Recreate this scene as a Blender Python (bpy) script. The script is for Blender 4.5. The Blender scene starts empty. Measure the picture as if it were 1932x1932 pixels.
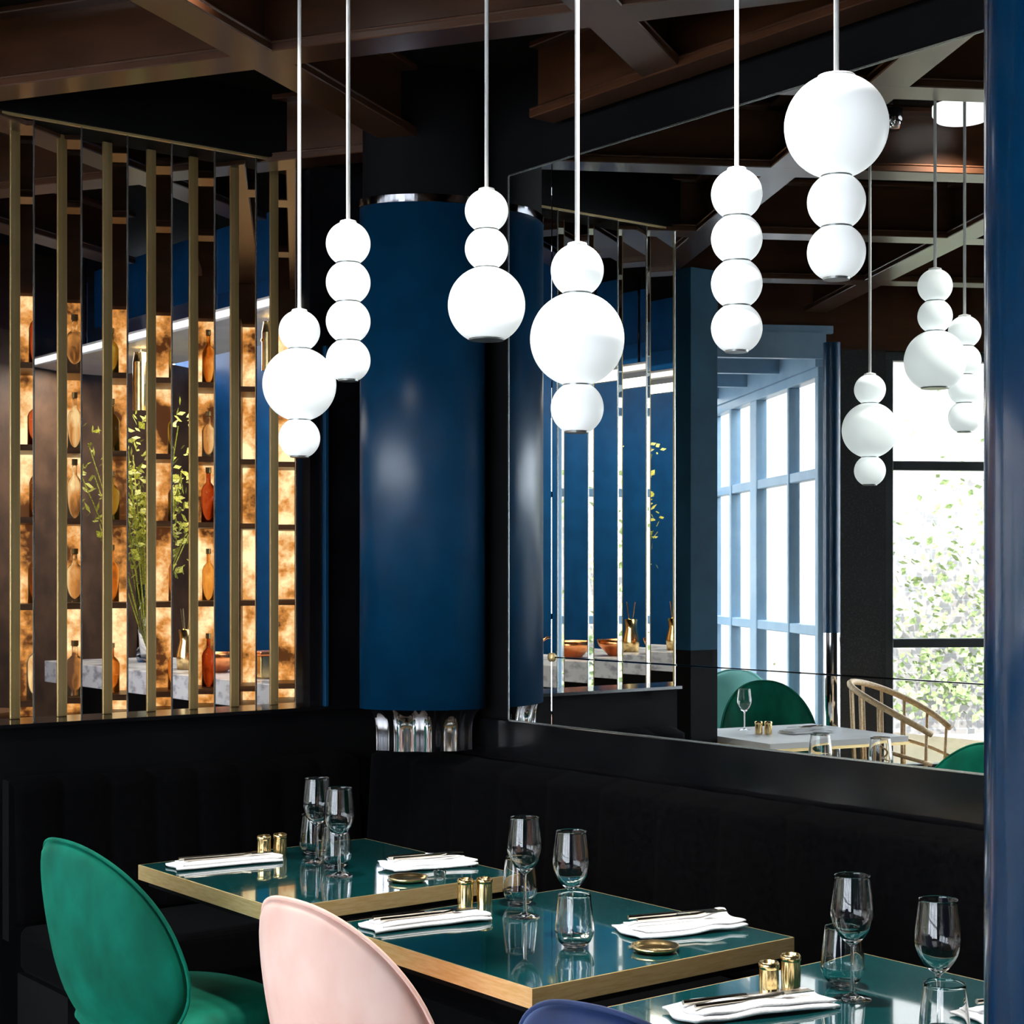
import bpy, bmesh, math, random
from mathutils import Vector, Matrix
random.seed(7)
sc = bpy.context.scene
COL = sc.collection
PI = math.pi
# ---------------------------------------------------------------- camera, world, exposure
cd = bpy.data.cameras.new('camera'); cam = bpy.data.objects.new('camera', cd); COL.objects.link(cam)
cam.location = (0, 0, 1.516); cam.rotation_euler = (PI/2, 0, math.radians(51.99-90))
cd.sensor_width = 36; cd.lens = 58.55; cd.shift_y = 0.059; cd.clip_start = 0.05
sc.camera = cam
w = bpy.data.worlds.new('sky'); sc.world = w; w.use_nodes = True
bg = w.node_tree.nodes['Background']; bg.inputs[0].default_value = (0.82, 0.9, 1.0, 1); bg.inputs[1].default_value = 15.0
sl = bpy.data.lights.new('sun', 'SUN'); sun = bpy.data.objects.new('sun', sl); COL.objects.link(sun)
sl.energy = 9; sl.angle = .02; sl.color = (1, .96, .9)
sun.rotation_euler = Vector((-.5105*.80-.25, .860*.80, -.62)).to_track_quat('-Z', 'Y').to_euler()
sc.view_settings.view_transform = 'Standard'; sc.view_settings.look = 'None'
sc.view_settings.exposure = 0.0; sc.view_settings.gamma = 1.0
sc.cycles.max_bounces = 10; sc.cycles.glossy_bounces = 8; sc.cycles.transmission_bounces = 8
sc.cycles.sample_clamp_indirect = 6

# ---------------------------------------------------------------- places
F = 3142.0; H = 1.516; CA, SA = math.cos(math.radians(51.99)), math.sin(math.radians(51.99))
def at(px, py, z):                       # point of a horizontal plane seen at a pixel
    t = (px-966)/F; D = F*(H-z)/(py-1080)
    return (D*(CA+SA*t), D*(SA-CA*t))
def far(px, D):
    t = (px-966)/F
    return (D*(CA+SA*t), D*(SA-CA*t))
XM = 3.3                                 # plane of the mirror wall
YL = 4.97                                # plane of the slatted screen
def refl(px, D):                         # the place whose mirror image shows there
    x, y = far(px, D); return (2*XM-x, y)
Cd = Vector((.860, .5105, 0)); Ed = Vector((-.5105, .860, 0))
K = Vector((-.34, 6.0, 0))               # corner of the window wall and the bay

# ---------------------------------------------------------------- materials
def P(name, col, rough=.5, metal=0., **k):
    m = bpy.data.materials.new(name); m.use_nodes = True
    b = m.node_tree.nodes['Principled BSDF']
    b.inputs['Base Color'].default_value = (*col, 1); b.inputs['Roughness'].default_value = rough
    b.inputs['Metallic'].default_value = metal
    for kk, v in k.items():
        b.inputs[kk.replace('_', ' ')].default_value = v
    return m
def node(m, t, **k):
    n = m.node_tree.nodes.new(t)
    for a, v in k.items(): setattr(n, a, v)
    return n
def noise_mix(m, c1, c2, scale=(5, 5, 5), detail=4, rmin=.35, rmax=.65, nscale=1., bump=0.):
    nt = m.node_tree; b = nt.nodes['Principled BSDF']
    tc = node(m, 'ShaderNodeTexCoord'); mp = node(m, 'ShaderNodeMapping'); mp.inputs['Scale'].default_value = scale
    n = node(m, 'ShaderNodeTexNoise'); n.inputs['Scale'].default_value = nscale; n.inputs['Detail'].default_value = detail
    r = node(m, 'ShaderNodeValToRGB'); r.color_ramp.elements[0].position = rmin; r.color_ramp.elements[1].position = rmax
    r.color_ramp.elements[0].color = (*c1, 1); r.color_ramp.elements[1].color = (*c2, 1)
    nt.links.new(tc.outputs['Object'], mp.inputs[0]); nt.links.new(mp.outputs[0], n.inputs['Vector'])
    nt.links.new(n.outputs['Fac'], r.inputs[0]); nt.links.new(r.outputs[0], b.inputs['Base Color'])
    if bump:
        bp = node(m, 'ShaderNodeBump'); bp.inputs['Strength'].default_value = bump; bp.inputs['Distance'].default_value = .01
        nt.links.new(n.outputs['Fac'], bp.inputs['Height']); nt.links.new(bp.outputs[0], b.inputs['Normal'])
    return m
def emit(name, col, s):
    return P(name, col, .4, Emission_Color=(*col, 1), Emission_Strength=s)
M = {}
M['black_gloss'] = noise_mix(P('black_gloss', (.004, .004, .005), .14, Specular_IOR_Level=.35), (.003, .003, .004), (.006, .006, .007))
M['black_matt'] = noise_mix(P('black_matt', (.002, .002, .0025), .8, Specular_IOR_Level=.1), (.0015, .0015, .002), (.003, .003, .0035))
M['velvet_black'] = noise_mix(P('velvet_black', (.002, .002, .003), .9, Sheen_Weight=.008, Specular_IOR_Level=.03), (.0010, .0010, .0013), (.0022, .0022, .0026), nscale=12)
M['ceiling'] = noise_mix(P('ceiling', (.006, .005, .005), .8, Specular_IOR_Level=.1), (.004, .0035, .003), (.008, .006, .005), nscale=3)
M['beam'] = noise_mix(P('beam', (.10, .045, .022), .30, Coat_Weight=.2, Coat_Roughness=.2, Specular_IOR_Level=.4), (.034, .0125, .005), (.058, .021, .009), scale=(2, 2, 9), nscale=2)
M['floor'] = noise_mix(P('floor', (.03, .025, .02), .35), (.08, .055, .035), (.13, .10, .065), nscale=4)
M['plaster_dark'] = noise_mix(P('plaster_dark', (.02, .02, .022), .7), (.014, .014, .016), (.026, .026, .028), nscale=8)
M['stone_black'] = noise_mix(P('stone_black', (.01, .01, .01), .5), (.004, .004, .004), (.05, .045, .04), nscale=22, rmin=.5, rmax=.8)
M['blue'] = noise_mix(P('blue', (.0, .05, .16), .3, Coat_Weight=.0, Specular_IOR_Level=.35), (.001, .026, .066), (.001, .032, .08), nscale=2)
M['lacquer'] = noise_mix(P('lacquer', (.001, .02, .06), .2, Coat_Weight=.4, Coat_Roughness=.1), (.001, .022, .06), (.001, .028, .075), nscale=2)
M['blue_wall'] = noise_mix(P('blue_wall', (.0, .04, .13), .35), (.001, .045, .14), (.002, .06, .18), nscale=2)
M['mirror'] = noise_mix(P('mirror', (.86, .9, .88), .004, 1), (.85, .89, .87), (.87, .91, .89))
M['fin_mirror'] = noise_mix(P('fin_mirror', (.9, .88, .82), .01, 1), (.88, .86, .8), (.92, .9, .84))
M['bevel'] = noise_mix(P('bevel', (.8, .85, .83), .2, .9), (.5, .52, .5), (.6, .62, .6))
M['brass'] = noise_mix(P('brass', (.62, .44, .2), .35, .72), (.50, .36, .15), (.62, .47, .23), scale=(1, 1, .2), nscale=6)
M['brass_edge'] = noise_mix(P('brass_edge', (.72, .54, .27), .40, .78), (.86, .60, .24), (.96, .74, .38), scale=(3, 3, 30), nscale=8)
M['brass_bright'] = noise_mix(P('brass_bright', (.85, .62, .28), .2, 1), (.78, .56, .24), (.9, .68, .34), nscale=10)
M['chrome'] = noise_mix(P('chrome', (.6, .6, .63), .06, 1), (.52, .52, .56), (.62, .62, .66))
M['table'] = noise_mix(P('table', (.006, .06, .07), .06, Coat_Weight=.8, Coat_Roughness=.02), (.003, .048, .05), (.004, .06, .062), nscale=2)
M['linen'] = noise_mix(P('linen', (.85, .85, .87), .8), (.82, .82, .84), (.9, .9, .91), nscale=40, bump=.2)
M['steel'] = noise_mix(P('steel', (.6, .55, .45), .15, 1), (.55, .5, .42), (.65, .6, .5))
M['green'] = noise_mix(P('green', (.0, .2, .12), .7, Sheen_Weight=.35, Sheen_Roughness=.3, Sheen_Tint=(.05, .8, .5, 1), Specular_IOR_Level=.15), (.001, .07, .042), (.001, .17, .105), scale=(6, 6, 3), nscale=1.5, rmin=.3, rmax=.7)
M['pink'] = noise_mix(P('pink', (.8, .5, .42), .75, Sheen_Weight=.3, Sheen_Roughness=.4), (.78, .45, .36), (.88, .60, .51), scale=(5, 5, 3), nscale=1.5)
M['navy'] = noise_mix(P('navy', (.01, .04, .2), .7, Sheen_Weight=.4, Sheen_Roughness=.4, Sheen_Tint=(.4, .55, 1, 1)), (.004, .014, .06), (.008, .03, .12), scale=(7, 7, 4), nscale=1.5)
M['charcoal'] = noise_mix(P('charcoal', (.02, .02, .02), .7), (.015, .015, .015), (.03, .03, .03))
M['opal'] = noise_mix(P('opal', (.9, .93, .93), .35, Emission_Color=(.93, .985, 1, 1), Emission_Strength=.45), (.86, .9, .9), (.9, .93, .93))
M['cord'] = noise_mix(P('cord', (.75, .75, .75), .6, Emission_Color=(1, 1, 1, 1), Emission_Strength=.0), (.55, .55, .54), (.62, .62, .61))
M['ring'] = noise_mix(P('ring', (.25, .26, .25), .3, .7), (.2, .21, .2), (.3, .31, .3))
M['marble'] = noise_mix(P('marble', (.8, .8, .8), .2), (.45, .45, .5), (.95, .95, .96), scale=(3, 3, 6), nscale=4, detail=8, rmin=.36, rmax=.52)
M['copper'] = noise_mix(P('copper', (.9, .3, .1), .25, 1), (.85, .28, .1), (.95, .4, .16))
M['brown_wall'] = noise_mix(P('brown_wall', (.1, .05, .025), .6), (.07, .038, .02), (.14, .075, .04), nscale=1.5)
def onyx():
    m = P('amber', (.3, .15, .05), .4); nt = m.node_tree; b = nt.nodes['Principled BSDF']
    tc = node(m, 'ShaderNodeTexCoord'); n = node(m, 'ShaderNodeTexNoise'); n.inputs['Scale'].default_value = 4.2; n.inputs['Detail'].default_value = 7; n.inputs['Roughness'].default_value = .65
    r = node(m, 'ShaderNodeValToRGB'); e = r.color_ramp.elements
    e[0].position = .42; e[0].color = (.05, .015, .004, 1); e[1].position = .62; e[1].color = (1, .80, .45, 1)
    q = e.new(.5); q.color = (.55, .22, .05, 1)
    nt.links.new(tc.outputs['Object'], n.inputs['Vector']); nt.links.new(n.outputs['Fac'], r.inputs[0])
    nt.links.new(r.outputs[0], b.inputs['Emission Color']); b.inputs['Emission Strength'].default_value = 1.5; return m
M['amber'] = onyx()
M['shelf_wood'] = noise_mix(P('shelf_wood', (.12, .05, .02), .4), (.08, .03, .012), (.18, .08, .03), scale=(1, 1, 8), nscale=3)
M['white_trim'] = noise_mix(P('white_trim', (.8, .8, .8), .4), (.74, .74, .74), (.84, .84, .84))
M['leaf'] = noise_mix(P('leaf', (.1, .2, .02), .6), (.10, .13, .01), (.55, .50, .04), nscale=30)
M['ivy'] = noise_mix(P('ivy', (.1, .16, .04), .7), (.10, .15, .05), (.28, .33, .14), nscale=6)
M['frame_blue'] = noise_mix(P('frame_blue', (.12, .2, .3), .35), (.20, .31, .42), (.26, .38, .48))
M['frame_dark'] = noise_mix(P('frame_dark', (.02, .025, .025), .4), (.015, .02, .02), (.03, .035, .035))
M['rattan'] = noise_mix(P('rattan', (.7, .5, .28), .5), (.55, .36, .18), (.75, .55, .32), nscale=20)
M['lamp_strip'] = emit('lamp_strip', (1, 1, 1), 1.3)
M['lamp_disc'] = emit('lamp_disc', (1, 1, 1), 1.2)
for nm, c in (('glass_amber', (.80, .42, .12)), ('glass_green', (.42, .42, .12)), ('glass_clear', (.95, .9, .8)), ('glass_red', (.5, .12, .05))):
    M[nm] = noise_mix(P(nm, c, .05, Transmission_Weight=.9, IOR=1.3), c, tuple(min(1, x*1.1) for x in c))
def glass():
    m = bpy.data.materials.new('glass'); m.use_nodes = True; nt = m.node_tree; nt.nodes.clear()
    o = nt.nodes.new('ShaderNodeOutputMaterial'); g = nt.nodes.new('ShaderNodeBsdfGlass')
    g.inputs['IOR'].default_value = 1.45; g.inputs['Roughness'].default_value = 0; g.inputs['Color'].default_value = (1, 1, 1, 1)
    nt.links.new(g.outputs[0], o.inputs[0]); return m
M['glass'] = glass()
def pane():
    m = bpy.data.materials.new('pane'); m.use_nodes = True; nt = m.node_tree; nt.nodes.clear()
    o = nt.nodes.new('ShaderNodeOutputMaterial'); a = nt.nodes.new('ShaderNodeBsdfTransparent'); g = nt.nodes.new('ShaderNodeBsdfGlossy')
    g.inputs['Roughness'].default_value = .02; mx = nt.nodes.new('ShaderNodeMixShader'); mx.inputs[0].default_value = .06
    nt.links.new(a.outputs[0], mx.inputs[1]); nt.links.new(g.outputs[0], mx.inputs[2]); nt.links.new(mx.outputs[0], o.inputs[0]); return m
M['pane'] = pane()
def brick():
    m = P('brick', (.5, .4, .3), .85); nt = m.node_tree; b = nt.nodes['Principled BSDF']
    tc = node(m, 'ShaderNodeTexCoord'); sp = node(m, 'ShaderNodeSeparateXYZ'); cb = node(m, 'ShaderNodeCombineXYZ')
    br = node(m, 'ShaderNodeTexBrick'); br.inputs['Scale'].default_value = 3.2
    br.inputs['Color1'].default_value = (.19, .16, .14, 1); br.inputs['Color2'].default_value = (.13, .10, .085, 1); br.inputs['Mortar'].default_value = (.22, .215, .21, 1)
    nt.links.new(tc.outputs['Object'], sp.inputs[0]); nt.links.new(sp.outputs[0], cb.inputs[0]); nt.links.new(sp.outputs[2], cb.inputs[1])
    n = node(m, 'ShaderNodeTexNoise'); n.inputs['Scale'].default_value = 1.1; n.inputs['Detail'].default_value = 6
    mx = node(m, 'ShaderNodeMix', data_type='RGBA'); mx.inputs[7].default_value = (.25, .24, .24, 1)
    nt.links.new(cb.outputs[0], br.inputs['Vector']); nt.links.new(tc.outputs['Object'], n.inputs['Vector'])
    nt.links.new(n.outputs['Fac'], mx.inputs[0]); nt.links.new(br.outputs[0], mx.inputs[6]); nt.links.new(mx.outputs[2], b.inputs['Base Color'])
    return m
M['brick'] = brick()

# ---------------------------------------------------------------- helpers
class B:
    def __init__(s): s.bm = bmesh.new()
    def box(s, x0, x1, y0, y1, z0, z1):
        v = [s.bm.verts.new((x, y, z)) for x in (x0, x1) for y in (y0, y1) for z in (z0, z1)]
        for f in ((0, 1, 3, 2), (4, 6, 7, 5), (0, 4, 5, 1), (2, 3, 7, 6), (0, 2, 6, 4), (1, 5, 7, 3)):
            s.bm.faces.new([v[i] for i in f])
        return s
    def obox(s, p, d, L, w, z0, z1):     # oriented box: start p, direction d, length L, full width w
        d = Vector((d[0], d[1], 0)).normalized(); n = Vector((-d.y, d.x, 0)); p = Vector((p[0], p[1], 0))
        v = [s.bm.verts.new((*((p + d*a + n*b).xy), z)) for a in (0, L) for b in (-w/2, w/2) for z in (z0, z1)]
        for f in ((0, 1, 3, 2), (4, 6, 7, 5), (0, 4, 5, 1), (2, 3, 7, 6), (0, 2, 6, 4), (1, 5, 7, 3)):
            s.bm.faces.new([v[i] for i in f])
        return s
    def tube(s, pts, r, n=10, cap=True):
        pts = [Vector(p) for p in pts]; rings = []
        for i, p in enumerate(pts):
            d = (pts[min(i+1, len(pts)-1)] - pts[max(i-1, 0)]).normalized()
            u = d.cross(Vector((0, 0, 1)) if abs(d.z) < .95 else Vector((1, 0, 0))).normalized(); q = d.cross(u)
            rr = r[i] if isinstance(r, (list, tuple)) else r
            rings.append([s.bm.verts.new(p + (u*math.cos(2*PI*k/n) + q*math.sin(2*PI*k/n))*rr) for k in range(n)])
        for a, b in zip(rings, rings[1:]):
            for k in range(n): s.bm.faces.new((a[k], a[(k+1) % n], b[(k+1) % n], b[k]))
        if cap: s.bm.faces.new(rings[0][::-1]); s.bm.faces.new(rings[-1])
        return s
    def lathe(s, prof, n=40, c=(0, 0, 0)):
        rings = []
        for r, z in prof:
            if r < 1e-5: rings.append([s.bm.verts.new((c[0], c[1], c[2]+z))])
            else: rings.append([s.bm.verts.new((c[0]+r*math.cos(2*PI*k/n), c[1]+r*math.sin(2*PI*k/n), c[2]+z)) for k in range(n)])
        for a, b in zip(rings, rings[1:]):
            for k in range(n):
                k2 = (k+1) % n
                if len(a) == 1 and len(b) == 1: continue
                if len(a) == 1: s.bm.faces.new((a[0], b[k2], b[k]))
                elif len(b) == 1: s.bm.faces.new((a[k], a[k2], b[0]))
                else: s.bm.faces.new((a[k], a[k2], b[k2], b[k]))
        return s
    def grid(s, fn, nu, nv, close_u=False):
        V = [[s.bm.verts.new(fn(i/nu, j/nv)) for j in range(nv+1)] for i in range(nu if close_u else nu+1)]
        nn = len(V)
        for i in range(nu):
            for j in range(nv):
                s.bm.faces.new((V[i][j], V[(i+1) % nn][j], V[(i+1) % nn][j+1], V[i][j+1]))
        return s
    def make(s, name, mat, parent=None, smooth=False, bevel=0, solid=0, sub=0, loc=None, rz=0, seg=2):
        bmesh.ops.recalc_face_normals(s.bm, faces=s.bm.faces)
        me = bpy.data.meshes.new(name); s.bm.to_mesh(me); s.bm.free()
        me.materials.append(M[mat] if isinstance(mat, str) else mat)
        if smooth:
            for p in me.polygons: p.use_smooth = True
        o = bpy.data.objects.new(name, me); COL.objects.link(o)
        if loc is not None: o.location = loc
        o.rotation_euler.z = rz
        if parent is not None: o.parent = parent
        if solid: m = o.modifiers.new('solid', 'SOLIDIFY'); m.thickness = solid; m.offset = 0
        if bevel: m = o.modifiers.new('bevel', 'BEVEL'); m.width = bevel; m.segments = seg; m.limit_method = 'ANGLE'
        if sub: m = o.modifiers.new('sub', 'SUBSURF'); m.levels = sub; m.render_levels = sub
        return o
def tag(o, label, cat, group=None, kind=None):
    if label: o['label'] = label
    if cat: o['category'] = cat
    if group: o['group'] = group
    if kind: o['kind'] = kind
    return o
def thing(name, label, cat, loc=(0, 0, 0), rz=0, group=None):
    o = bpy.data.objects.new(name, None); COL.objects.link(o); o.location = loc; o.rotation_euler.z = rz
    return tag(o, label, cat, group)
def struct(o): o['kind'] = 'structure'; return o
def dup(root, loc, rz=None, label=None, group=None):
    r = root.copy(); COL.objects.link(r); r.location = loc
    if rz is not None: r.rotation_euler.z = rz
    if label: r['label'] = label
    if group: r['group'] = group
    for ch in [c for c in root.children]:
        c = ch.copy(); COL.objects.link(c); c.parent = r
        for g in ch.children:
            d = g.copy(); COL.objects.link(d); d.parent = c
    return r

# ================================================================ STRUCTURE
struct(B().box(-6, 6, -5, 12, -.1, 0).make('floor', 'floor'))
cb = B(); cp = [(-4.2, -4.6), (5.2, -4.6), (5.2, 9.7), (4.95, 9.32), (-4.2, 3.90)]
lo = [cb.bm.verts.new((x, y, 3.14)) for x, y in cp]; up = [cb.bm.verts.new((x, y, 3.3)) for x, y in cp]
cb.bm.faces.new(lo[::-1]); cb.bm.faces.new(up)
for i in range(5): cb.bm.faces.new((lo[i], lo[(i+1) % 5], up[(i+1) % 5], up[i]))
struct(cb.make('ceiling', 'ceiling'))
# mirror wall
struct(B().box(XM+.012, XM+.2, -4.4, YL+.1, 0, 3.14).make('wall_right', 'black_matt'))
struct(B().box(XM-.012, XM+.012, -4.4, 4.6, .90, 1.04).make('trim_1', 'black_gloss', bevel=.004))      # glossy black ledge under the mirror
# screen wall: low wall, header, corner panel
XL = 1.835
struct(B().box(XL, XM, YL, YL+.16, 0, 1.04).make('wall_left', 'black_matt'))
struct(B().box(XL, XM, YL-.03, YL+.19, 1.04, 1.052).make('trim_2', 'black_gloss'))
struct(B().box(XL, XM, YL-.02, YL+.17, 2.925, 3.14).make('trim_3', 'black_matt'))
struct(B().box(2.985, XM, YL-.02, YL+.17, 1.052, 2.925).make('wall_corner', 'black_gloss'))
struct(B().box(3.035, 3.05, YL-.04, YL-.02, 1.052, 2.3).make('trim_4', 'blue', bevel=.003))
# beams of the ceiling grid
n_trim = [5]
def ibeam(p, q, z0=2.91, z1=3.14, w=.13):
    p, q = Vector((*p, 0)), Vector((*q, 0)); d = (q-p); L = d.length
    b = B().obox(p, d, L, w, z0, z0+.022).obox(p, d, L, .03, z0+.022, z1).obox(p, d, L, w, z1-.02, z1-.001)
    n = Vector((-d.y, d.x, 0)).normalized()
    for sgn in (-1, 1): b.obox(p+n*sgn*(w/2-.004), d, L, .008, z0+.022, z0+.03)
    o = struct(b.make('trim_%d' % n_trim[0], 'beam', bevel=.003, seg=1)); n_trim[0] += 1; return o
def clip(p, d, planes, lo=-20, hi=20):
    for (n, c) in planes:                 # keep n.x <= c
        nd = n.dot(d); r = c - n.dot(p)
        if abs(nd) < 1e-6:
            if r < 0: return None
        elif nd > 0: hi = min(hi, r/nd)
        else: lo = max(lo, r/nd)
    return (lo, hi) if hi - lo > .2 else None
planes = [(Vector((1, 0, 0)), XM-.04), (Ed, 5.28), (Vector((-1, 0, 0)), 3.9), (Vector((0, -1, 0)), 4.3)]
dz = 0
for a in (5.5, 4.38, 3.36, 2.28, 1.30, .28, -.75, -1.8):
    r = clip(Ed*a, Cd, planes)
    if r: ibeam((Ed*a + Cd*r[0]).xy, (Ed*a + Cd*r[1]).xy)
for bb in (5.03, 3.98, 2.91, 1.85, .8, -.25, -1.3):
    r = clip(Cd*bb, Ed, planes)
    if r: ibeam((Cd*bb + Ed*r[0]).xy, (Cd*bb + Ed*r[1]).xy, z0=2.9101)
ibeam((XM-.075, -4), (XM-.075, 3.98), z0=2.905, w=.10)
# window wall (runs along Cd through K), pier, bay
def wl(s): return K + Cd*s
def wallseg(name, s0, s1, z0, z1, mat='plaster_dark', w=.2):
    return struct(B().obox((wl(s0)+Ed*.1).xy, Cd, s1-s0, w, z0, z1).make(name, mat))
wallseg('wall_back', -4.3, -.95, 0, .42)
wallseg('wall_header', -4.3, 5.2, 2.72, 3.14, 'beam')
wallseg('wall_pier', -.27, 0, 0, 2.72, 'stone_black')
wallseg('wall_bar', 1.55, 5.75, 0, 2.72, 'brown_wall')
struct(B().box(4.6, 4.75, 4.9, 9.2, 0, 3.14).make('wall_bar_side', 'blue_wall'))
struct(B().box(XM, 4.6, YL+.02, YL+.14, 0, 3.14).make('wall_bar_end', 'blue_wall'))
# west and south sides
struct(B().box(-4.1, -3.9, -4.4, 4.0, 0, .25).make('wall_west', 'plaster_dark'))
struct(B().box(-4.1, -3.9, -4.4, 4.0, 2.95, 3.14).make('wall_west_header', 'plaster_dark'))
struct(B().box(-4.1, XM+.2, -4.6, -4.4, 0, 3.14).make('wall_south', 'plaster_dark'))

def window(name, p, d, L, z0, z1, mull, trans, fmat, fw=.06, glassed=True, depth=.07):
    """frame bars across a flat opening"""
    d = Vector((d[0], d[1], 0)).normalized(); p = Vector((p[0], p[1], 0))
    b = B()
    b.obox(p, d, L, depth, z0, z0+fw).obox(p, d, L, depth, z1-fw, z1)
    for s_, ww in [(0, fw), (L-fw, fw)] + list(mull): b.obox(p+d*s_, d, ww, depth, z0+fw, z1-fw)
    e = [0] + [m_[0] for m_ in mull] + [L]
    for t in trans: b.obox(p+d*fw, d, L-2*fw, depth*.8, t-fw/2, t+fw/2)
    o = struct(b.make(name, fmat, bevel=.004, seg=1))
    if glassed: B().obox(p+d*fw, d, L-2*fw, .008, z0+fw, z1-fw).make('window_pane', 'pane', o)
    return o
wsp = wl(-4.2)
window('window_1', (wl(-2.0)+Ed*.08), Cd, 1.72, .42, 2.72, [], [1.13, 2.1], 'frame_dark', .05)
window('window_2', (wl(-4.2)+Ed*.08), Cd, 2.1, .42, 2.72, [(1.0, .05)], [1.13, 2.1], 'frame_dark', .05)
struct(B().box(-4.1, -3.9, -4.4, -2.2, .25, 2.95).make('wall_west_panel', 'plaster_dark'))
for i, y in enumerate((-2.2, -.2, 1.8)):
    window('window_%d' % (3+i), (-4.0, y), (0, 1), 1.9, .25, 2.95, [(.93, .05)], [1.13, 2.2], 'frame_dark', .05)
    struct(B().box(-4.08, -3.92, y+1.9, y+2.0, .25, 2.95).make('wall_post', 'plaster_dark'))
bayA = Vector((*refl(1560, 8.95), 0)); bayD = (Vector((*refl(1352, 11.27), 0))-bayA); LB = bayD.length
window('window_7', bayA, bayD, LB, .35, 2.62, [(.55*LB-.75, .03), (LB*.62-.25, .14), (LB-.55, .04)], [1.2, 2.05], 'frame_blue', .055)
bn = Vector((bayD.y, -bayD.x, 0)).normalized()
if bn.dot(Cd) < 0: bn = -bn
window('window_8', bayA+bayD, bn, 1.6, .35, 2.62, [(.5, .05), (1.05, .05)], [1.2, 2.05], 'frame_blue', .055)
window('window_9', bayA+bn*1.62, bayD, LB, .35, 2.62, [(LB*.5, .12)], [1.2, 2.05], 'frame_blue', .055)
rb = B()                                                       # bay roof with ribs
rb.obox(bayA+bn*.8, bayD, LB, 1.7, 2.80, 2.84)
for k in range(4): rb.obox(bayA+bayD*(k/3.4)+bn*0, bn, 1.6, .05, 2.66, 2.80)
rb.obox(bayA+bn*.02, bayD, LB, .06, 2.62, 2.80).obox(bayA+bn*.8, bayD, LB, .06, 2.66, 2.80)
struct(rb.make('ceiling_bay', 'frame_blue'))
struct(B().obox(bayA+bn*0, bayD, LB, .12, 0, .35).obox(bayA+bn*1.62, bayD, LB, .12, 0, .35).obox(bayA+bayD, bn, 1.6, .12, 0, .35).make('wall_bay', 'plaster_dark'))

# ================================================================ OUTSIDE
FO = Ed*7.0
fo = B().obox((wl(-13)+FO).xy, Cd, 24, .4, -1, 5.2)
fac = fo.make('neighbour_house', 'brick'); tag(fac, 'pale sunlit brick house across the street, seen in the mirror through the windows', 'building')
ib = B(); rnd = random.Random(3)
for k in range(5200):
    cx = rnd.choice([-9, -8.1, -6.4, -3.4, .4]); s_ = cx + rnd.gauss(0, .5); z = abs(rnd.gauss(.2, 1.1)) + .1 + .4*math.sin(cx)**2
    if z > 4.6: continue
    c = wl(s_) + FO - Ed*(.30+rnd.random()*.2); r_ = .02+rnd.random()*.045
    u = Vector((rnd.gauss(0, 1), rnd.gauss(0, 1), rnd.gauss(0, 1))).normalized(); v = u.orthogonal().normalized()
    c.z = z; ib.bm.faces.new([ib.bm.verts.new(c+q) for q in (u*r_, v*r_*.6, -u*r_, -v*r_*.6)])
tag(ib.make('climbing_ivy', 'ivy'), 'green climbing plants over the brick house outside the window', 'plant', kind='stuff')
struct(B().obox((wl(-14)+Ed*3.8).xy, Cd, 26, 7.0, -.5, -.05).make('ground', noise_mix(P('pavement', (.3, .3, .3), .9), (.25, .25, .25), (.34, .33, .32))))

# ================================================================ MIRROR
mir = thing('wall_mirror', 'huge frameless mirror covering the right wall above the black banquette', 'mirror', (XM, 2, 1.042))
ZM0, ZM1, YS, YE = 1.042, 2.79, 4.008, 4.225
def pan(y0, y1, z0, z1):
    o = B().box(-.010, .010, y0-2, y1-2, z0-ZM0, z1-ZM0).make('mirror_panel', 'mirror', mir, bevel=.0012, seg=1)
pan(YS+.0015, YE, ZM0, ZM1); pan(.2, YS-.0015, 1.2535, ZM1); pan(.2, YS-.0015, ZM0, 1.2505)
b = B(); b.box(-.012, .012, YE-2, YE-2+.005, 0, ZM1-ZM0); b.box(-.012, .012, .2-2, YE-2, -.004, 0); b.box(-.013, .012, .2-2, YE-2, ZM1-ZM0, ZM1-ZM0+.004)
b.make('bevel_edge', 'bevel', mir)
o = B().lathe([(0, 0), (.014, 0), (.014, .006), (.010, .010), (0, .011)], 24).make('fixing_screw', 'brass', mir, smooth=True); o.rotation_euler = (0, -PI/2, 0); o.location = (-.010, YS-2, 1.252-ZM0)
def mh(y0, y1, z):  # tiny clips
    pass

# ================================================================ SLATTED SCREEN
scr = thing('slatted_screen', 'floor-to-ceiling divider of upright brass and mirror fins on the left wall', 'room divider', (2.4, YL, 1.052))
for k in range(8):
    X = 1.850 + k*.1558
    fin = B().box(X-2.4-.019, X-2.4, .140, .150, 0, 1.873).make('fin', 'brass', scr, bevel=.002, seg=1)
    B().box(X-2.4-.0025, X-2.4+.0025, .0, .140, 0, 1.873).make('mirror_strip', 'fin_mirror', fin)
    B().box(X-2.4-.0025, X-2.4+.0025, -.004, .0, 0, 1.873).make('edge_profile', 'bevel', fin)
B().box(1.84-2.4, 2.985-2.4, -.008, .004, 1.866, 1.873).make('top_rail', 'brass', scr)

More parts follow.
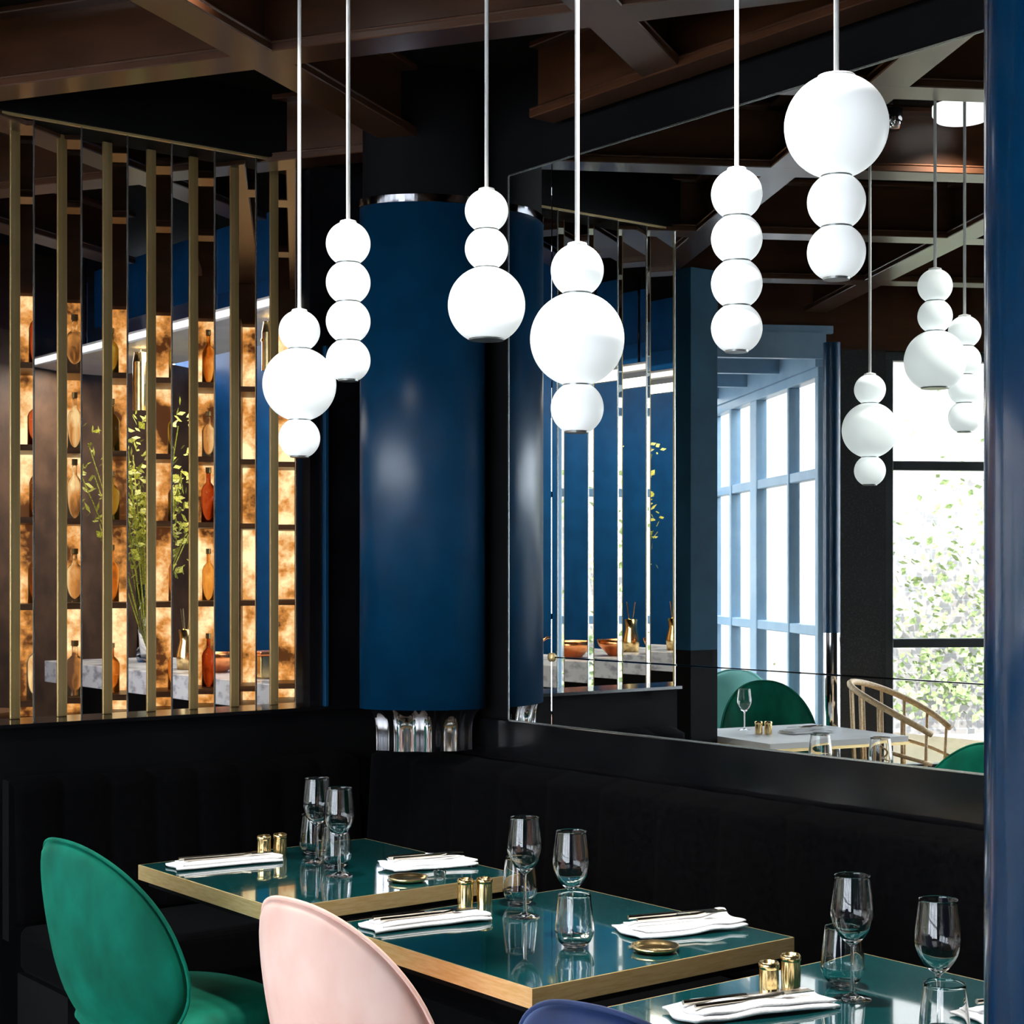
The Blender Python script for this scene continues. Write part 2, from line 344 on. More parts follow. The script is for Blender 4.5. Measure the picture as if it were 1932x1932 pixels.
# ================================================================ BLUE COLUMN IN THE CORNER
cc = far(797, 5.42); cc = (3.112, 4.455)
col = thing('blue_column', 'tall rounded blue lacquered column standing in the corner beside the mirror', 'column', (cc[0], cc[1], .94))
def ell(prof): 
    b = B().lathe(prof, 128)
    bmesh.ops.scale(b.bm, vec=(1, .54, 1), verts=b.bm.verts); bmesh.ops.rotate(b.bm, cent=(0, 0, 0), matrix=Matrix.Rotation(math.radians(-38.01), 3, 'Z'), verts=b.bm.verts); return b
def flat_caps(o):
    for p_ in o.data.polygons: p_.use_smooth = abs(p_.normal.z) < .5
    return o
flat_caps(ell([(0, .135), (.205, .135), (.205, 1.76), (0, 1.76)]).make('shaft', 'blue', col))
cbm = B().grid(lambda u, v: ((.150+.012*math.cos(9*2*PI*u)+.03*v**6)*math.cos(2*PI*u), (.150+.012*math.cos(9*2*PI*u)+.03*v**6)*math.sin(2*PI*u), .1345*v), 216, 10, close_u=True)
bmesh.ops.scale(cbm.bm, vec=(1, .54, 1), verts=cbm.bm.verts); bmesh.ops.rotate(cbm.bm, cent=(0, 0, 0), matrix=Matrix.Rotation(math.radians(-38.01), 3, 'Z'), verts=cbm.bm.verts)
cbm.make('chrome_base', 'chrome', col, smooth=True)['label'] = 'chrome drum base'
ell([(0, 1.761), (.209, 1.761), (.209, 1.785), (0, 1.785)]).make('top_ring', 'chrome', col)
ell([(0, 1.786), (.195, 1.786), (.195, 2.1995), (0, 2.1995)]).make('neck', 'black_matt', col)
# foreground column on the right edge
fc = far(1953, 1.75)
fcol = thing('lacquered_column', 'glossy dark blue column cut off by the right edge of the photo', 'column', (fc[0]+.02, fc[1]-.03, 0))
B().lathe([(0, 0), (.088, 0), (.088, 3.139), (0, 3.139)], 96).make('shaft', 'lacquer', fcol)
for p_ in fcol.children[0].data.polygons: p_.use_smooth = abs(p_.normal.z) < .5
B().lathe([(.0885, 0), (.097, 0), (.097, .12), (.0885, .12)], 48).make('base_ring', 'chrome', fcol)

# ================================================================ BANQUETTES
def channel_back(along, L, pitch, h0, h1, thick):
    """channelled cushion: runs along local x, front towards -y"""
    def fn(u, v):
        x = u*L; ph = (x % pitch)/pitch
        bulge = .016*math.sqrt(max(0, 1-(2*ph-1)**2))
        z = h0 + (h1-h0)*v
        edge = math.sqrt(max(0, 1-abs(2*v-1)**30))
        return (x, -thick*(.35+.65*edge) - bulge + .03*v, z)
    b = B().grid(fn, int(L/pitch*14), 18); return b
bR = thing('banquette', 'long black velvet channelled banquette along the mirror wall behind the three tables', 'banquette', (XM-.02, 4.83, 0))
b = channel_back('y', 5.3, .24, .44, .915, .15); b.make('backrest', 'velvet_black', bR, smooth=True, rz=-PI/2)
B().box(-.07, -.01, -5.3, .0, .4, .90).make('back_frame', 'black_matt', bR)
B().box(-.62, -.14, -5.3, -.42, .32, .46).make('seat', 'velvet_black', bR, bevel=.03, seg=4)
B().box(-.56, -.14, -5.3, -.42, .0, .32).make('plinth', 'black_matt', bR)
bL = thing('banquette', 'short black velvet channelled banquette under the slatted screen', 'banquette', (1.90, YL-.01, 0))
channel_back('x', 1.22, .152, .44, .895, .13).make('backrest', 'velvet_black', bL, smooth=True)
B().box(.0, 1.22, -.06, -.01, .4, .885).make('back_frame', 'black_matt', bL)
B().box(0, 1.22, -.55, -.13, .32, .46).make('seat', 'velvet_black', bL, bevel=.03, seg=4)
B().box(0, 1.22, -.50, -.13, 0, .32).make('plinth', 'black_matt', bL)

# ================================================================ TABLES
TX0, TX1 = 1.915, 2.62
def table(yc, w, label):
    t = thing('dining_table', label, 'table', ((TX0+TX1)/2, yc, 0), group=None)
    hx, hy = (TX1-TX0)/2, w/2
    B().box(-hx+.004, hx-.004, -hy+.004, hy-.004, .725, .7505).make('tabletop', 'table', t)
    e = B().box(-hx, -hx+.0045, -hy, hy, .712, .750).box(hx-.0045, hx, -hy, hy, .712, .750).box(-hx+.0045, hx-.0045, -hy, -hy+.0045, .712, .750).box(-hx+.0045, hx-.0045, hy-.0045, hy, .712, .750)
    e.make('brass_edge', 'brass_edge', t)
    B().box(-hx+.02, hx-.02, -hy+.02, hy-.02, .695, .7245).make('underframe', 'black_matt', t)
    B().lathe([(0, .03), (.03, .03), (.03, .695), (0, .695)], 24).make('column', 'black_matt', t, smooth=False)
    B().lathe([(0, 0), (.13, 0), (.13, .012), (.06, .03), (0, .03)], 40).make('foot_plate', 'black_matt', t, smooth=True)
    return t
table(3.68, .72, 'dark teal table with brass rim farthest from the camera, beside the green chair')
table(2.745, .71, 'dark teal table with brass rim in the middle of the row, behind the pink chair')
table(1.86, .70, 'dark teal table with brass rim nearest the camera, in the bottom right corner')
ZT = .7506

# ---- napkins
def napkin(x0, y0, x1, y1, w, label, seed, rumple=.006, cut=('fork', 'knife')):
    L = math.hypot(x1-x0, y1-y0); rz = math.atan2(y1-y0, x1-x0)
    t = thing('napkin', label, 'napkin', ((x0+x1)/2, (y0+y1)/2, ZT+.0005), rz, 'white folded napkins with cutlery')
    r_ = random.Random(seed); ph = [r_.random()*6 for _ in range(6)]
    def layer(z0, sx, sy, off):
        def top(u, v):
            x = (u-.5)*L*sx + off + .006*math.sin(7*v+ph[0]); y = (v-.5)*w*sy + .004*math.sin(5*u+ph[1])
            z = z0 + rumple*(math.sin(9*u+4*v+ph[2]) + .6*math.sin(17*u-7*v+ph[3]) + 1.6)*(.5+.5*math.sin(3*u+ph[4]))
            e = min(u, 1-u, v, 1-v)
            return (x, y, z + .004*min(1, e*12))
        return top
    a = B().grid(layer(.004, 1, 1, 0), 26, 14); a.make('cloth', 'linen', t, smooth=True, solid=.004)
    a = B().grid(layer(.011, .93, .80, .012), 26, 14); a.make('cloth_fold', 'linen', t, smooth=True, solid=.003)
    zz = .019+rumple*1.8
    # knife
    kb = B().tube([(-L*.42, .018, zz), (-L*.1, .018, zz), (L*.02, .018, zz)], [.0045, .004, .0035], 8)
    kb.box(L*.02, L*.40, .010, .024, zz-.001, zz+.001)
    kn = kb.make('knife_on_napkin', 'steel', None); kn.location = t.location; kn.rotation_euler.z = rz
    kn.name = 'table_knife'
    fb = B().tube([(-L*.40, -.012, zz), (L*.14, -.012, zz), (L*.22, -.012, zz+.003)], [.004, .0028, .0035], 8)
    fb.box(L*.22, L*.29, -.021, -.003, zz+.002, zz+.004)
    for k in range(4): fb.box(L*.29, L*.42, -.021+k*.0052, -.0188+k*.0052, zz+.002, zz+.004)
    fk = fb.make('table_fork', 'steel', None); fk.location = t.location; fk.rotation_euler.z = rz
    return t, kn, fk
NAP = [((1.957, 3.93), (2.245, 3.885), .10, 'on the chair side of the far table, near brass shakers', .001),
       ((2.375, 3.575), (2.605, 3.525), .12, 'on the bench side of the far table by a dish', .006),
       ((1.950, 3.00), (2.225, 2.955), .10, 'on the middle table just behind the pink chair', .001),
       ((2.35, 2.625), (2.605, 2.56), .13, 'crumpled on the bench side of the middle table', .007),
       ((1.975, 2.07), (2.26, 2.005), .11, 'on the near table before the brass shakers', .002),
       ((2.36, 1.745), (2.59, 1.68), .12, 'on the near table, bottom right corner', .006)]
for i, (a, b_, w_, lab, ru) in enumerate(NAP):
    t, kn, fk = napkin(*a, *b_, w_, 'white napkin ' + lab, i, ru)
    tag(kn, 'knife on the napkin ' + lab, 'knife', 'knives on napkins')
    tag(fk, 'fork on the napkin ' + lab, 'fork', 'forks on napkins')
# ---- dishes
def dish(px, py, label):
    x, y = at(px, py, .755)
    o = B().lathe([(0, .002), (.030, .002), (.042, .006), (.048, .012), (.050, .012), (.044, .003), (.032, 0), (0, 0)], 48).make('small_dish', 'brass_bright', None, smooth=True, loc=(x, y, ZT))
    tag(o, label, 'dish', 'small brass butter dishes')
dish(770, 1659, 'small round brass dish at the edge of the far table')
dish(1236, 1790, 'small round brass dish on the middle table in front of the crumpled napkin')
x_, y_ = at(828, 1655, .755)
tag(B().lathe([(0, 0), (.014, 0), (.016, .018), (.013, .019), (.011, .003), (0, .003)], 24).make('salt_cellar', 'glass', None, smooth=True, loc=(x_+.01, y_+.01, ZT)), 'tiny clear glass pot beside the gold dish on the far table', 'pot')

# ---- shakers
def shaker(px, D, label):
    x, y = far(px, D)
    t = thing('shaker', label, 'shaker', (x, y, ZT), random.random()*3, 'brass salt and pepper shakers')
    R_ = .0175
    def body(u, v):
        a = 2*PI*u; z = .048*v
        r = R_*(1 + .05*math.cos(12*a)*math.sin(PI*v))
        return (r*math.cos(a), r*math.sin(a), z)
    o = B(); o.grid(body, 72, 8, close_u=True); o.lathe([(0, 0), (R_, 0)], 24); o.make('body', 'brass_bright', t, smooth=True)
    B().lathe([(R_*.97, .046), (R_*1.08, .05), (R_*1.1, .056), (R_*.95, .060), (R_*.80, .060), (R_*.72, .055), (0, .054)], 32).make('cap', 'brass_bright', t, smooth=True)
for px, D, lab in ((498, 4.47, 'left brass shaker of the pair on the far table'), (528, 4.50, 'right brass shaker of the pair on the far table'),
                   (878, 3.84, 'left brass shaker of the pair on the middle table'), (914, 3.85, 'right brass shaker of the pair on the middle table'),
                   (1451, 3.02, 'left brass shaker of the pair on the near table'), (1492, 3.08, 'right, slightly taller brass shaker of the pair on the near table')):
    shaker(px, D, lab)

# ---- wine glasses and tumblers
def smooth(pts, n=5):
    out = []
    for i in range(len(pts)-1):
        p0 = pts[max(i-1, 0)]; p1 = pts[i]; p2 = pts[i+1]; p3 = pts[min(i+2, len(pts)-1)]
        for k in range(n):
            t = k/n
            f_ = lambda a, b, c, d: .5*(2*b + (c-a)*t + (2*a-5*b+4*c-d)*t*t + (3*b-a-3*c+d)*t**3)
            out.append((max(0, f_(p0[0], p1[0], p2[0], p3[0])), f_(p0[1], p1[1], p2[1], p3[1])))
    out.append(pts[-1]); return out
def wine(px, D, label, h=.222):
    x, y = far(px, D); k = h/.222
    prof_o = [(0, 0), (.033, .0), (.0338, .0002), (.0338, .0012), (.033, .0016)] + smooth([(.032, .0018), (.018, .004), (.006, .010), (.0038, .02), (.0036, .085), (.006, .096), (.018, .107), (.030, .124), (.0378, .144), (.0392, .160), (.0368, .185), (.0322, .2212)])
    prof_i = [(.0321, .2218), (.0315, .2223), (.0309, .2218)] + smooth([(.0304, .2212), (.0348, .185), (.0370, .159), (.0357, .144), (.0285, .1255), (.0165, .111), (.006, .1045), (0, .103)])
    o = B().lathe([(r*k, z*k) for r, z in prof_o+prof_i], 48).make('wine_glass', 'glass', None, smooth=True, loc=(x, y, ZT+.0003))
    return tag(o, label, 'wine glass', 'stemmed wine glasses')
def tumbler(px, D, label):
    x, y = far(px, D)
    prof = [(0, 0), (.018, 0)] + smooth([(.019, .0005), (.032, .012), (.0398, .030), (.040, .042), (.0375, .07), (.0330, .1088)]) + [(.0329, .1094), (.0323, .1099), (.0317, .1094)] + smooth([(.0311, .1088), (.0354, .07), (.0378, .042), (.0376, .032), (.0305, .0155), (.019, .008), (.008, .006), (0, .0058)])
    o = B().lathe(prof, 48).make('tumbler', 'glass', None, smooth=True, loc=(x, y, ZT+.0003))
    return tag(o, label, 'glass', 'stemless water glasses')
wine(598, 4.40, 'back left stemmed wine glass of the glasses clustered on the far table')
wine(640, 4.20, 'front right stemmed wine glass of the glasses clustered on the far table')
tumbler(592, 4.52, 'back left stemless water glass in the cluster on the far table')
tumbler(634, 4.32, 'front right stemless water glass in the cluster on the far table')
wine(990, 3.70, 'left stemmed wine glass on the middle table')
tumbler(981, 3.84, 'left stemless water glass on the middle table, behind a stem')
wine(1078, 3.50, 'right stemmed wine glass on the middle table')
tumbler(1084, 3.40, 'right stemless water glass on the middle table')
wine(1608, 2.99, 'stemmed wine glass on the near table right of the brass shakers')
tumbler(1590, 3.085, 'stemless water glass on the near table right of the brass shakers')
wine(1770, 2.77, 'rightmost stemmed wine glass on the near table')
tumbler(1782, 2.66, 'rightmost stemless water glass, cut off at the bottom edge')

# ================================================================ CHAIRS
def chair(x, y, mat, label, rz=0, group='upholstered shell chairs at the tables'):
    t = thing('dining_chair', label, 'chair', (x, y, 0), rz, group)
    zc, hh, hw = .650, .250, .232
    def outline(a):
        ca, sa = math.cos(a), math.sin(a)
        ex = 2/2.35
        yy = hw*math.copysign(abs(ca)**ex, ca); zz = hh*math.copysign(abs(sa)**ex, sa)
        yy *= (1 - .14*zz/hh - (.06*(zz/hh)**2 if zz < 0 else 0))
        return yy, zz
    def depth(yy, zz):
        return .13*(abs(yy)/hw)**2.1 - .055*(zz/hh) + .02*(zz/hh)**2 + .05*max(0, -zz/hh)**3
    def face(sign, th):
        def fn(u, v):
            a = 2*PI*u; r = v
            yo, zo = outline(a); yy, zz = yo*r, zo*r
            puff = th*math.sqrt(max(0, 1-r**6))
            return (depth(yy, zz) + sign*puff, yy, zc+zz)
        return fn
    b = B(); b.grid(face(-1, .020), 64, 16, close_u=True); b.grid(face(1, .024), 64, 16, close_u=True)
    bmesh.ops.remove_doubles(b.bm, verts=b.bm.verts, dist=.0004)
    bk_ = b.make('backrest', mat, t, smooth=True)
    pts = []
    for k in range(73):
        yo, zo = outline(2*PI*k/72); pts.append((depth(yo, zo), yo, zc+zo))
    B().tube(pts, .0045, 8, cap=False).make('piping', mat, bk_, smooth=True)
    def seat(u, v):
        a = 2*PI*u; rr = math.sin(PI*v/2) if v < 1 else 1
        return None
    sb = B(); n = 48; rings = []
    for r, z in ((0, .415), (.6, .415), (.93, .42), (1, .445), (.97, .47), (.85, .486), (.5, .49), (0, .488)):
        ring = []
        for k in range(n):
            a = 2*PI*k/n; ca, sa = math.cos(a), math.sin(a)
            ring.append(sb.bm.verts.new((.30 + .235*r*math.copysign(abs(ca)**.8, ca), .245*r*math.copysign(abs(sa)**.8, sa)*(1+.06*ca), z)))
        rings.append(ring)
    for a, b_ in zip(rings, rings[1:]):
        for k in range(n): sb.bm.faces.new((a[k], a[(k+1) % n], b_[(k+1) % n], b_[k]))
    bmesh.ops.remove_doubles(sb.bm, verts=sb.bm.verts, dist=.0001)
    sb.make('seat', mat, t, smooth=True)
    B().tube([(.11, 0, .46), (.15, 0, .42), (.2, 0, .405)], .014, 10).make('back_bracket', 'black_matt', t, smooth=True)
    for sx, sy in ((-1, -1), (-1, 1), (1, -1), (1, 1)):
        B().tube([(.30+sx*.12, sy*.12, .412), (.30+sx*.17, sy*.21, .0)], [.012, .008], 10).make('leg', 'black_matt', t, smooth=True)
    return t
chair(1.575, 3.665, 'green', 'emerald green velvet shell chair at the far table', rz=.17)
chair(1.635, 2.735, 'pink', 'pale pink velvet shell chair at the middle table', rz=.15)
chair(1.575, 1.812, 'navy', 'navy blue velvet shell chair at the near table, only its top showing', rz=.28)

# ================================================================ PENDANTS
def pendant(px, D, ztop, radii, label):
    x, y = far(px, D)
    zs = []; z = ztop
    prof_cut = .45                         # flat cut caps
    t = thing('pendant_light', label, 'pendant light', (x, y, 0), 0, 'white glass bead pendants over the banquette')
    z = ztop
    for i, r in enumerate(radii):
        rt = min(r, radii[i-1] if i else r)*.52 if i else r*.42
        rb = min(r, radii[i+1])*.52 if i+1 < len(radii) else r*.50
        at_, ab_ = math.asin(min(1, rt/r)), math.asin(min(1, rb/r))
        zc = z - r*math.cos(at_)
        prof = [(0, r*math.cos(at_))]
        N = 26
        for k in range(N+1):
            a = at_ + (PI-ab_-at_)*k/N
            prof.append((r*math.sin(a), r*math.cos(a)))
        prof.append((0, -r*math.cos(ab_)))
        gl_ = B().lathe(prof, 48, (0, 0, zc)).make('glass_globe', 'opal', t, smooth=True)
        zl = zc - r*math.cos(ab_)
        if i+1 < len(radii):
            B().lathe([(rb*.97, -.001), (rb*1.03, -.001), (rb*1.03, .003), (rb*.97, .003), (rb*.97, -.001)], 40, (0, 0, zl-.002)).make('collar', 'ring', gl_)
        else:
            B().lathe([(0, -.004), (rb*.9, -.004), (rb*.95, .002), (0, .002)], 40, (0, 0, zl)).make('bottom_cap', 'ring', gl_)
        z = zl - .002
    B().lathe([(0, .0), (radii[0]*.4, 0), (radii[0]*.36, .006), (.006, .010), (0, .012)], 24, (0, 0, ztop)).make('top_cap', 'white_trim', t, smooth=True)
    B().tube([(0, 0, ztop+.008), (0, 0, 3.125)], .0048, 12).make('cord', 'cord', t)
    B().lathe([(0, 3.11), (.04, 3.11), (.04, 3.139), (0, 3.139)], 24).make('ceiling_rose', 'white_trim', t)
    return t
zt = lambda py, D: H + (1080-py)*D/F
s_, l_ = .0525, .0935
pendant(565, 4.237, zt(589, 4.237), [s_, l_, s_], 'leftmost white pendant, small globe, large globe, small globe')
pendant(657, 3.933, zt(422, 3.933), [s_]*4, 'pendant of four small white globes in front of the black corner panel')
pendant(918, 4.027, zt(361, 4.027), [s_, s_, l_], 'pendant of two small white globes above one large, in front of the blue column')
pendant(1089, 3.30, zt(465, 3.30), [s_, l_, s_], 'biggest-looking small-large-small white pendant at the mirror left edge')
pendant(1390, 3.42, zt(323, 3.42), [s_]*4, 'pendant of four small white globes hanging before the mirror')
pendant(1578, 3.01, zt(150, 3.01), [l_, s_, s_], 'white pendant with one large globe on top and two small below')

# ================================================================ BAR BEHIND THE SCREEN
bar = thing('bar_counter', 'bar counter with grey veined white marble top seen through the brass fins', 'bar counter', (3.1, 5.25, 0))
B().box(0, .62, 0, 2.3, 1.0, 1.10).make('marble_top', 'marble', bar, bevel=.004)
B().box(.06, .60, .03, 2.27, 0, 1.0).make('counter_front', 'black_matt', bar)
# vase with flowers
vx, vy = far(192, 7.55)
vs = thing('flower_vase', 'tall clear glass vase with yellow green flower stems on the marble bar', 'vase', (3.42, 7.12, 1.101))
B().lathe([(0, 0), (.045, 0), (.05, .02), (.045, .2), (.055, .36), (.050, .36), (.040, .2), (.044, .02), (0, .01)], 32).make('glass_body', 'glass', vs, smooth=True)
fb = B(); sb = B(); rnd = random.Random(5)
for k in range(34):
    a = rnd.random()*2*PI; sp = rnd.random()*.34; hh_ = .55 + rnd.random()*.55
    tip = Vector((math.cos(a)*sp, math.sin(a)*sp, hh_)); sb.tube([(0, 0, .05), tip*.5+Vector((0, 0, .08)), tip], .003, 5)
    for q in range(26):
        c = tip*(.55+.5*rnd.random()) + Vector((rnd.gauss(0, .04), rnd.gauss(0, .04), rnd.gauss(0, .03)+.05)); r_ = .012+rnd.random()*.02
        u = Vector((rnd.gauss(0, 1), rnd.gauss(0, 1), rnd.gauss(0, 1))).normalized(); v = u.orthogonal().normalized()
        fb.bm.faces.new([fb.bm.verts.new(c+w_) for w_ in (u*r_, v*r_*.6, -u*r_, -v*r_*.6)])
sb.make('stems', 'leaf', vs); fb.make('blossom', 'leaf', vs)
# overhead shelf with lit edge and blue bulkhead
sh = thing('hanging_shelf', 'white edged shelf hanging over the bar behind the brass fins', 'shelf', (3.3, 5.2, 2.56))
B().box(0, .5, 0, 3.1, 0, .05).make('board', 'white_trim', sh)
B().box(-.004, .0, .02, 3.08, .012, .038).make('light_strip', 'lamp_strip', sh)['label'] = 'glowing white edge strip'
la = bpy.data.lights.new('shelf_fill', 'AREA'); la.shape = 'RECTANGLE'; la.size = .3; la.size_y = 2.8; la.energy = 45; la.color = (1, .93, .82)  # added fill light under the shelf, brightens the bar
lo_ = bpy.data.objects.new('shelf_fill', la); COL.objects.link(lo_); lo_.location = (.25, 1.55, -.01); lo_.parent = sh
la = bpy.data.lights.new('wall_fill', 'AREA'); la.shape = 'RECTANGLE'; la.size = .2; la.size_y = 2.8; la.energy = 24; la.color = (1, .95, .9)  # added fill light tilted towards the blue bar wall
lo_ = bpy.data.objects.new('wall_fill', la); COL.objects.link(lo_); lo_.location = (.55, 1.55, .02); lo_.rotation_euler = (0, math.radians(-62), 0); lo_.parent = sh
for yy in (.2, 1.5, 2.9): B().tube([(.25, yy, .05), (.25, yy, .57)], .008, 8).make('rod', 'chrome', sh)
struct(B().box(3.55, 4.58, 5.15, 8.0, 2.76, 3.05).make('trim_bulkhead', 'blue_wall'))
def bottle_mesh(r, h, z=0):
    return B().lathe([(0, 0), (r, 0), (r, h*.62), (r*.8, h*.70), (r*.33, h*.78), (r*.30, h*.96), (r*.36, h*.97), (r*.36, h), (0, h)], 16)
# gold lantern tubes under the shelf
for i, (px, D, y0, y1) in enumerate(((265, 7.4, 625, 775), (222, 7.45, 590, 735), (510, 6.4, 570, 700))):
    x, y = 3.40, 0
    t_ = (px-966)/F; Dd = 3.40/(CA+SA*t_); x, y = far(px, Dd)
    z0, z1 = H+(1080-y1)*Dd/F, 2.556; hs = min(.325, z1-z0-.02)
    t = thing('gold_lantern', ['slim gold lantern hanging in the gap right of the third fin', 'slim gold lantern beside the third fin', 'slim gold lantern hanging next to the rightmost fin'][i], 'lantern', (x, y, z0), 0, 'gold lanterns over the bar')
    B().lathe([(0, 0), (.035, 0), (.035, hs-.045), (.028, hs-.005), (.028, hs), (0, hs)], 24).make('shade', M['brass_bright'], t, smooth=False)
    B().tube([(0, 0, hs), (0, 0, z1-z0)], .004, 8).make('cord', 'brass', t)
    B().lathe([(.036, .12), (.038, .12), (.038, .13), (.036, .13)], 24).make('band', 'brass_bright', t)
# items on the bar
def onbar(px, name, label, cat, build, z=1.1005, X=3.3):
    t_ = (px-966)/F; Dd = X/(CA+SA*t_); x, y = far(px, Dd)
    t = thing(name, label, cat, (x, y, z)); build(t); return t
def jug(t):
    B().lathe([(0, 0), (.04, 0), (.045, .06), (.03, .12), (.035, .17), (.032, .17), (.027, .12), (.04, .06), (0, .005)], 28).make('body', 'brass_bright', t, smooth=True)
    for k in range(4): B().tube([(0, 0, .02), (.012*math.cos(k*1.6), .012*math.sin(k*1.6), .16), (.03*math.cos(k*1.6), .03*math.sin(k*1.6), .26)], .003, 6).make('bar_spoon', 'brass_bright', t)
onbar(352, 'utensil_jug', 'brass jug of long bar spoons on the marble bar', 'jug', jug)
def bowl(t):
    B().lathe([(0, 0), (.05, 0), (.10, .05), (.11, .08), (.105, .08), (.095, .05), (.045, .006), (0, .006)], 36).make('bowl_body', 'copper', t, smooth=True)
    B().tube([(.10, 0, .07), (.16, 0, .10), (.2, .02, .1)], .006, 8).make('handle', 'copper', t, smooth=True)
onbar(405, 'copper_bowl', 'orange copper bowl on the marble bar between two fins', 'bowl', bowl)
def box_(t):
    B().box(-.07, .07, -.06, .06, 0, .09).make('box_body', 'brass_bright', t, bevel=.006); B().box(-.075, .075, -.065, .065, .09, .105).make('lid', 'copper', t, bevel=.004)
onbar(508, 'gold_box', 'small gold box at the right end of the marble bar', 'box', box_)
# amber back bar on the brown wall
bb = thing('back_bar', 'tall backlit amber bottle shelving reflected in the mirrored fins', 'shelving', tuple(wl(1.70)), math.atan2(Cd.y, Cd.x))
LBk = 1.75
B().box(0, LBk, -.03, -.005, .9, 2.70).make('lit_panel', 'amber', bb)['label'] = 'glowing amber back panel'
SZ = [.96, 1.36, 1.72, 2.02, 2.36]
for z in SZ: B().box(0, LBk, -.30, -.03, z, z+.025).make('shelf', 'shelf_wood', bb)
for x in (0, .58, 1.16, LBk-.02): B().box(x, x+.02, -.3, -.03, .9, 2.70).make('upright', 'shelf_wood', bb)
B().box(0, LBk, -.6, -.03, 0, .9).make('base_cabinet', 'shelf_wood', bb)
protos = {}
rnd = random.Random(11)
for si, z in enumerate(SZ):
    for k in range(13):
        s0 = .07 + k*.13
        if s0 > 1.68 or abs(s0-.59) < .05 or abs(s0-1.17) < .05: continue
        mt = rnd.choice(['glass_amber', 'glass_amber', 'glass_clear', 'glass_clear', 'glass_green', 'glass_red'])
        p = bb.location + Cd*s0 - Ed*.16
        if mt not in protos:
            o = thing('liquor_bottle', '', 'bottle', (0, 0, 0), 0)
            bottle_mesh(.036, .29).make('bottle_body', mt, o, smooth=True)
            B().lathe([(.0125, .28), (.0145, .28), (.0145, .31), (0, .31)], 14).make('stopper', 'brass', o)
            protos[mt] = o
        else: o = dup(protos[mt], (0, 0, 0))
        q_ = .66 + .22*rnd.random(); o.scale = (.8+.35*rnd.random(),)*2 + (q_,)
        o.location = (p.x, p.y, z+.0265)
        cn = {'glass_amber': 'amber', 'glass_clear': 'pale', 'glass_green': 'olive', 'glass_red': 'dark red'}[mt]
        sn = ['bottom', 'second', 'middle', 'fourth', 'top'][si]
        o['label'] = '%s glass liquor bottle on the %s shelf of the lit back bar' % (cn, sn); o['group'] = '%s bottles on the %s back bar shelf' % (cn, sn)

# ================================================================ THINGS SEEN IN THE MIRROR
px_, py_ = refl(1300, 7.75)
M['blue_matt'] = noise_mix(P('blue_matt', (.0, .03, .06), .7, Specular_IOR_Level=.15), (.001, .03, .055), (.002, .042, .075))
pl = B().box(-.085, .085, -.12, .12, 1.16, 2.909).make('pillar_shaft', 'blue_matt'); 
plr = thing('blue_pillar', 'square blue pillar reflected in the mirror left of the bay window', 'pillar', (px_, py_, 0)); pl.parent = plr
B().box(-.085, .085, -.12, .12, 0, 1.16).make('pillar_base', 'black_matt', plr)
px_, py_ = refl(1574, 8.75)
plr = thing('blue_column', 'narrow rounded blue column beside the bay window in the mirror', 'column', (px_, py_, 0))
B().lathe([(0, 1.2), (.045, 1.2), (.045, 2.72), (0, 2.72)], 40).make('shaft', 'blue', plr); B().lathe([(0, 0), (.045, 0), (.045, 1.2), (0, 1.2)], 40).make('chrome_base', 'chrome', plr)
# reflected table
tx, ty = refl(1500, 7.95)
rt = thing('dining_table', 'small table by the bay window, top coloured pale as window glare, seen in the mirror', 'table', (tx, ty, 0), math.radians(10))
B().box(-.40, .40, -.36, .36, .724, .750).make('tabletop', 'white_trim', rt); B().box(-.405, .405, -.365, .365, .71, .7235).make('brass_edge', 'brass_edge', rt)  # pale top colour paints in the window's reflection on the table
B().lathe([(0, .03), (.03, .03), (.03, .71), (0, .71)], 20).make('column', 'black_matt', rt); B().lathe([(0, 0), (.13, 0), (.13, .012), (.06, .03), (0, .03)], 32).make('foot_plate', 'black_matt', rt)
def place_refl(o, px, D, z): x, y = refl(px, D); o.location = (x, y, z); return o
place_refl(wine(0, 3, 'wine glass on the far table seen in the mirror before the dark green chair', .2), 1410, 8.1, ZT)
g = [o for o in COL.objects if o.name.startswith('shaker') and o.parent is None][0]
x, y = refl(1437, 7.9); dup(g, (x, y, ZT), 0, 'left of two brass shakers in the mirror on the table by the bay')
x, y = refl(1455, 7.9); dup(g, (x, y, ZT), 0, 'right of two brass shakers in the mirror on the table by the bay')
x, y = refl(1530, 7.95)
t, kn, fk = napkin(x-.12, y, x+.12, y+.03, .12, 'white napkin on the reflected table by the bay window', 20, .005)
tag(kn, 'knife on the napkin of the reflected table by the bay window', 'knife'); tag(fk, 'fork on the napkin of the reflected table by the bay window', 'fork')
x, y = refl(1447, 8.75)
c1 = chair(x, y, 'green', 'dark green chair seen in the mirror in front of the bay window', rz=math.atan2(ty-y, tx-x)); c1.scale = (1.08, 1.08, 1.05)
M['teal_pale'] = noise_mix(P('teal_pale', (.2, .5, .45), .7), (.18, .45, .4), (.25, .55, .5))
x, y = refl(1392, 9.3)
c2 = chair(x, y, 'teal_pale', 'pale teal chair behind the dark green one in the mirror', rz=math.atan2(ty-y, tx-x)+.3); c2.scale = (1.08, 1.08, 1.08)
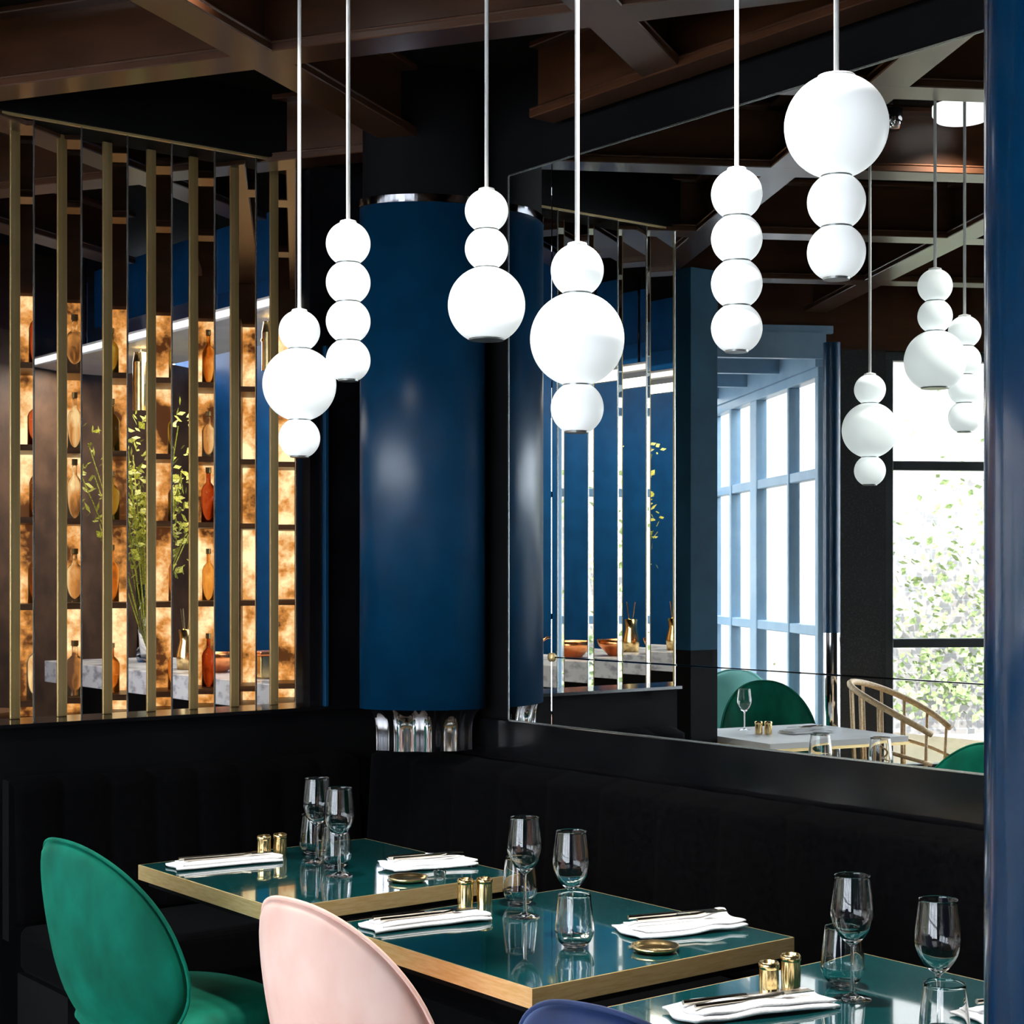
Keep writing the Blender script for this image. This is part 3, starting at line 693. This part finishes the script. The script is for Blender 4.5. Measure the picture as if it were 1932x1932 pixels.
# rattan chair
x, y = refl(1712, 8.35)
rc = thing('rattan_chair', 'light cane barrel chair reflected in the mirror before the big window', 'chair', (x, y, 0), math.radians(-115))
def arc(z, a0=-2.3, a1=2.3, R0=.27, dz=0):
    return [(R0*math.cos(a0+(a1-a0)*k/24)*-1, R0*math.sin(a0+(a1-a0)*k/24), z + dz*math.cos((a0+(a1-a0)*k/24)*.75)) for k in range(25)]
B().tube(arc(.76, dz=.2), .016, 10).make('top_rail', 'rattan', rc, smooth=True)
B().tube(arc(.60, dz=.1), .010, 8).make('middle_rail', 'rattan', rc, smooth=True)
for k in range(11):
    a = -2.2 + 4.4*k/10
    B().tube([(-.25*math.cos(a), .25*math.sin(a), .44), (-.27*math.cos(a), .27*math.sin(a), .76+.2*math.cos(a*.75))], .008, 8).make('spindle', 'rattan', rc, smooth=True)
B().lathe([(0, .40), (.27, .40), (.28, .42), (.27, .45), (0, .46)], 36).make('seat', 'rattan', rc, smooth=True)
for sx in (-1, 1):
    for sy in (-1, 1): B().tube([(sx*.17, sy*.17, .40), (sx*.21, sy*.21, 0)], .014, 8).make('leg', 'rattan', rc, smooth=True)
# ceiling lamp disc and spotlight
x, y = refl(1822, 5.7)
cl = thing('ceiling_lamp', 'flat white round ceiling lamp reflected at the upper right of the mirror', 'ceiling light', (x, y, 3.06))
B().lathe([(0, 0), (.085, 0), (.1, .02), (.1, .05), (0, .05)], 40).make('diffuser', 'lamp_disc', cl, smooth=True); B().lathe([(0, .05), (.06, .05), (.06, .079), (0, .079)], 24).make('mount', 'white_trim', cl)
def disc_light(par, e):
    la = bpy.data.lights.new('disc_lamp', 'AREA'); la.shape = 'DISK'; la.size = .18; la.energy = e; la.spread = math.radians(115); la.color = (1, .96, .9)
    o = bpy.data.objects.new('disc_lamp', la); COL.objects.link(o); o.location = (0, 0, -.002); o.parent = par
disc_light(cl, 17)
for x2, y2, nm in ((2.25, 2.35, 'added unseen round fill lamp brightening the middle and near tables'), ):
    cl2 = dup(cl, (x2, y2, 3.06), None, nm); disc_light(cl2, 17)  # extra lamp added out of view to brighten napkins and tables
x, y = refl(1688, 5.75)
sp = thing('spotlight', 'small round spotlight reflected beside the large globe', 'spotlight', (x, y, 3.04))
B().lathe([(0, 0), (.03, .0), (.042, .03), (.04, .07), (0, .08)], 24).make('lamp_head', 'chrome', sp, smooth=True); B().tube([(0, 0, .09), (0, 0, .099)], .008, 8).make('stem', 'chrome', sp)
x, y = far(172, 6.6)
sp2 = dup(sp, (x, y, 3.04), None, 'small bright spotlight on the ceiling seen between the left fins'); 
# things seen behind the left end of the banquette
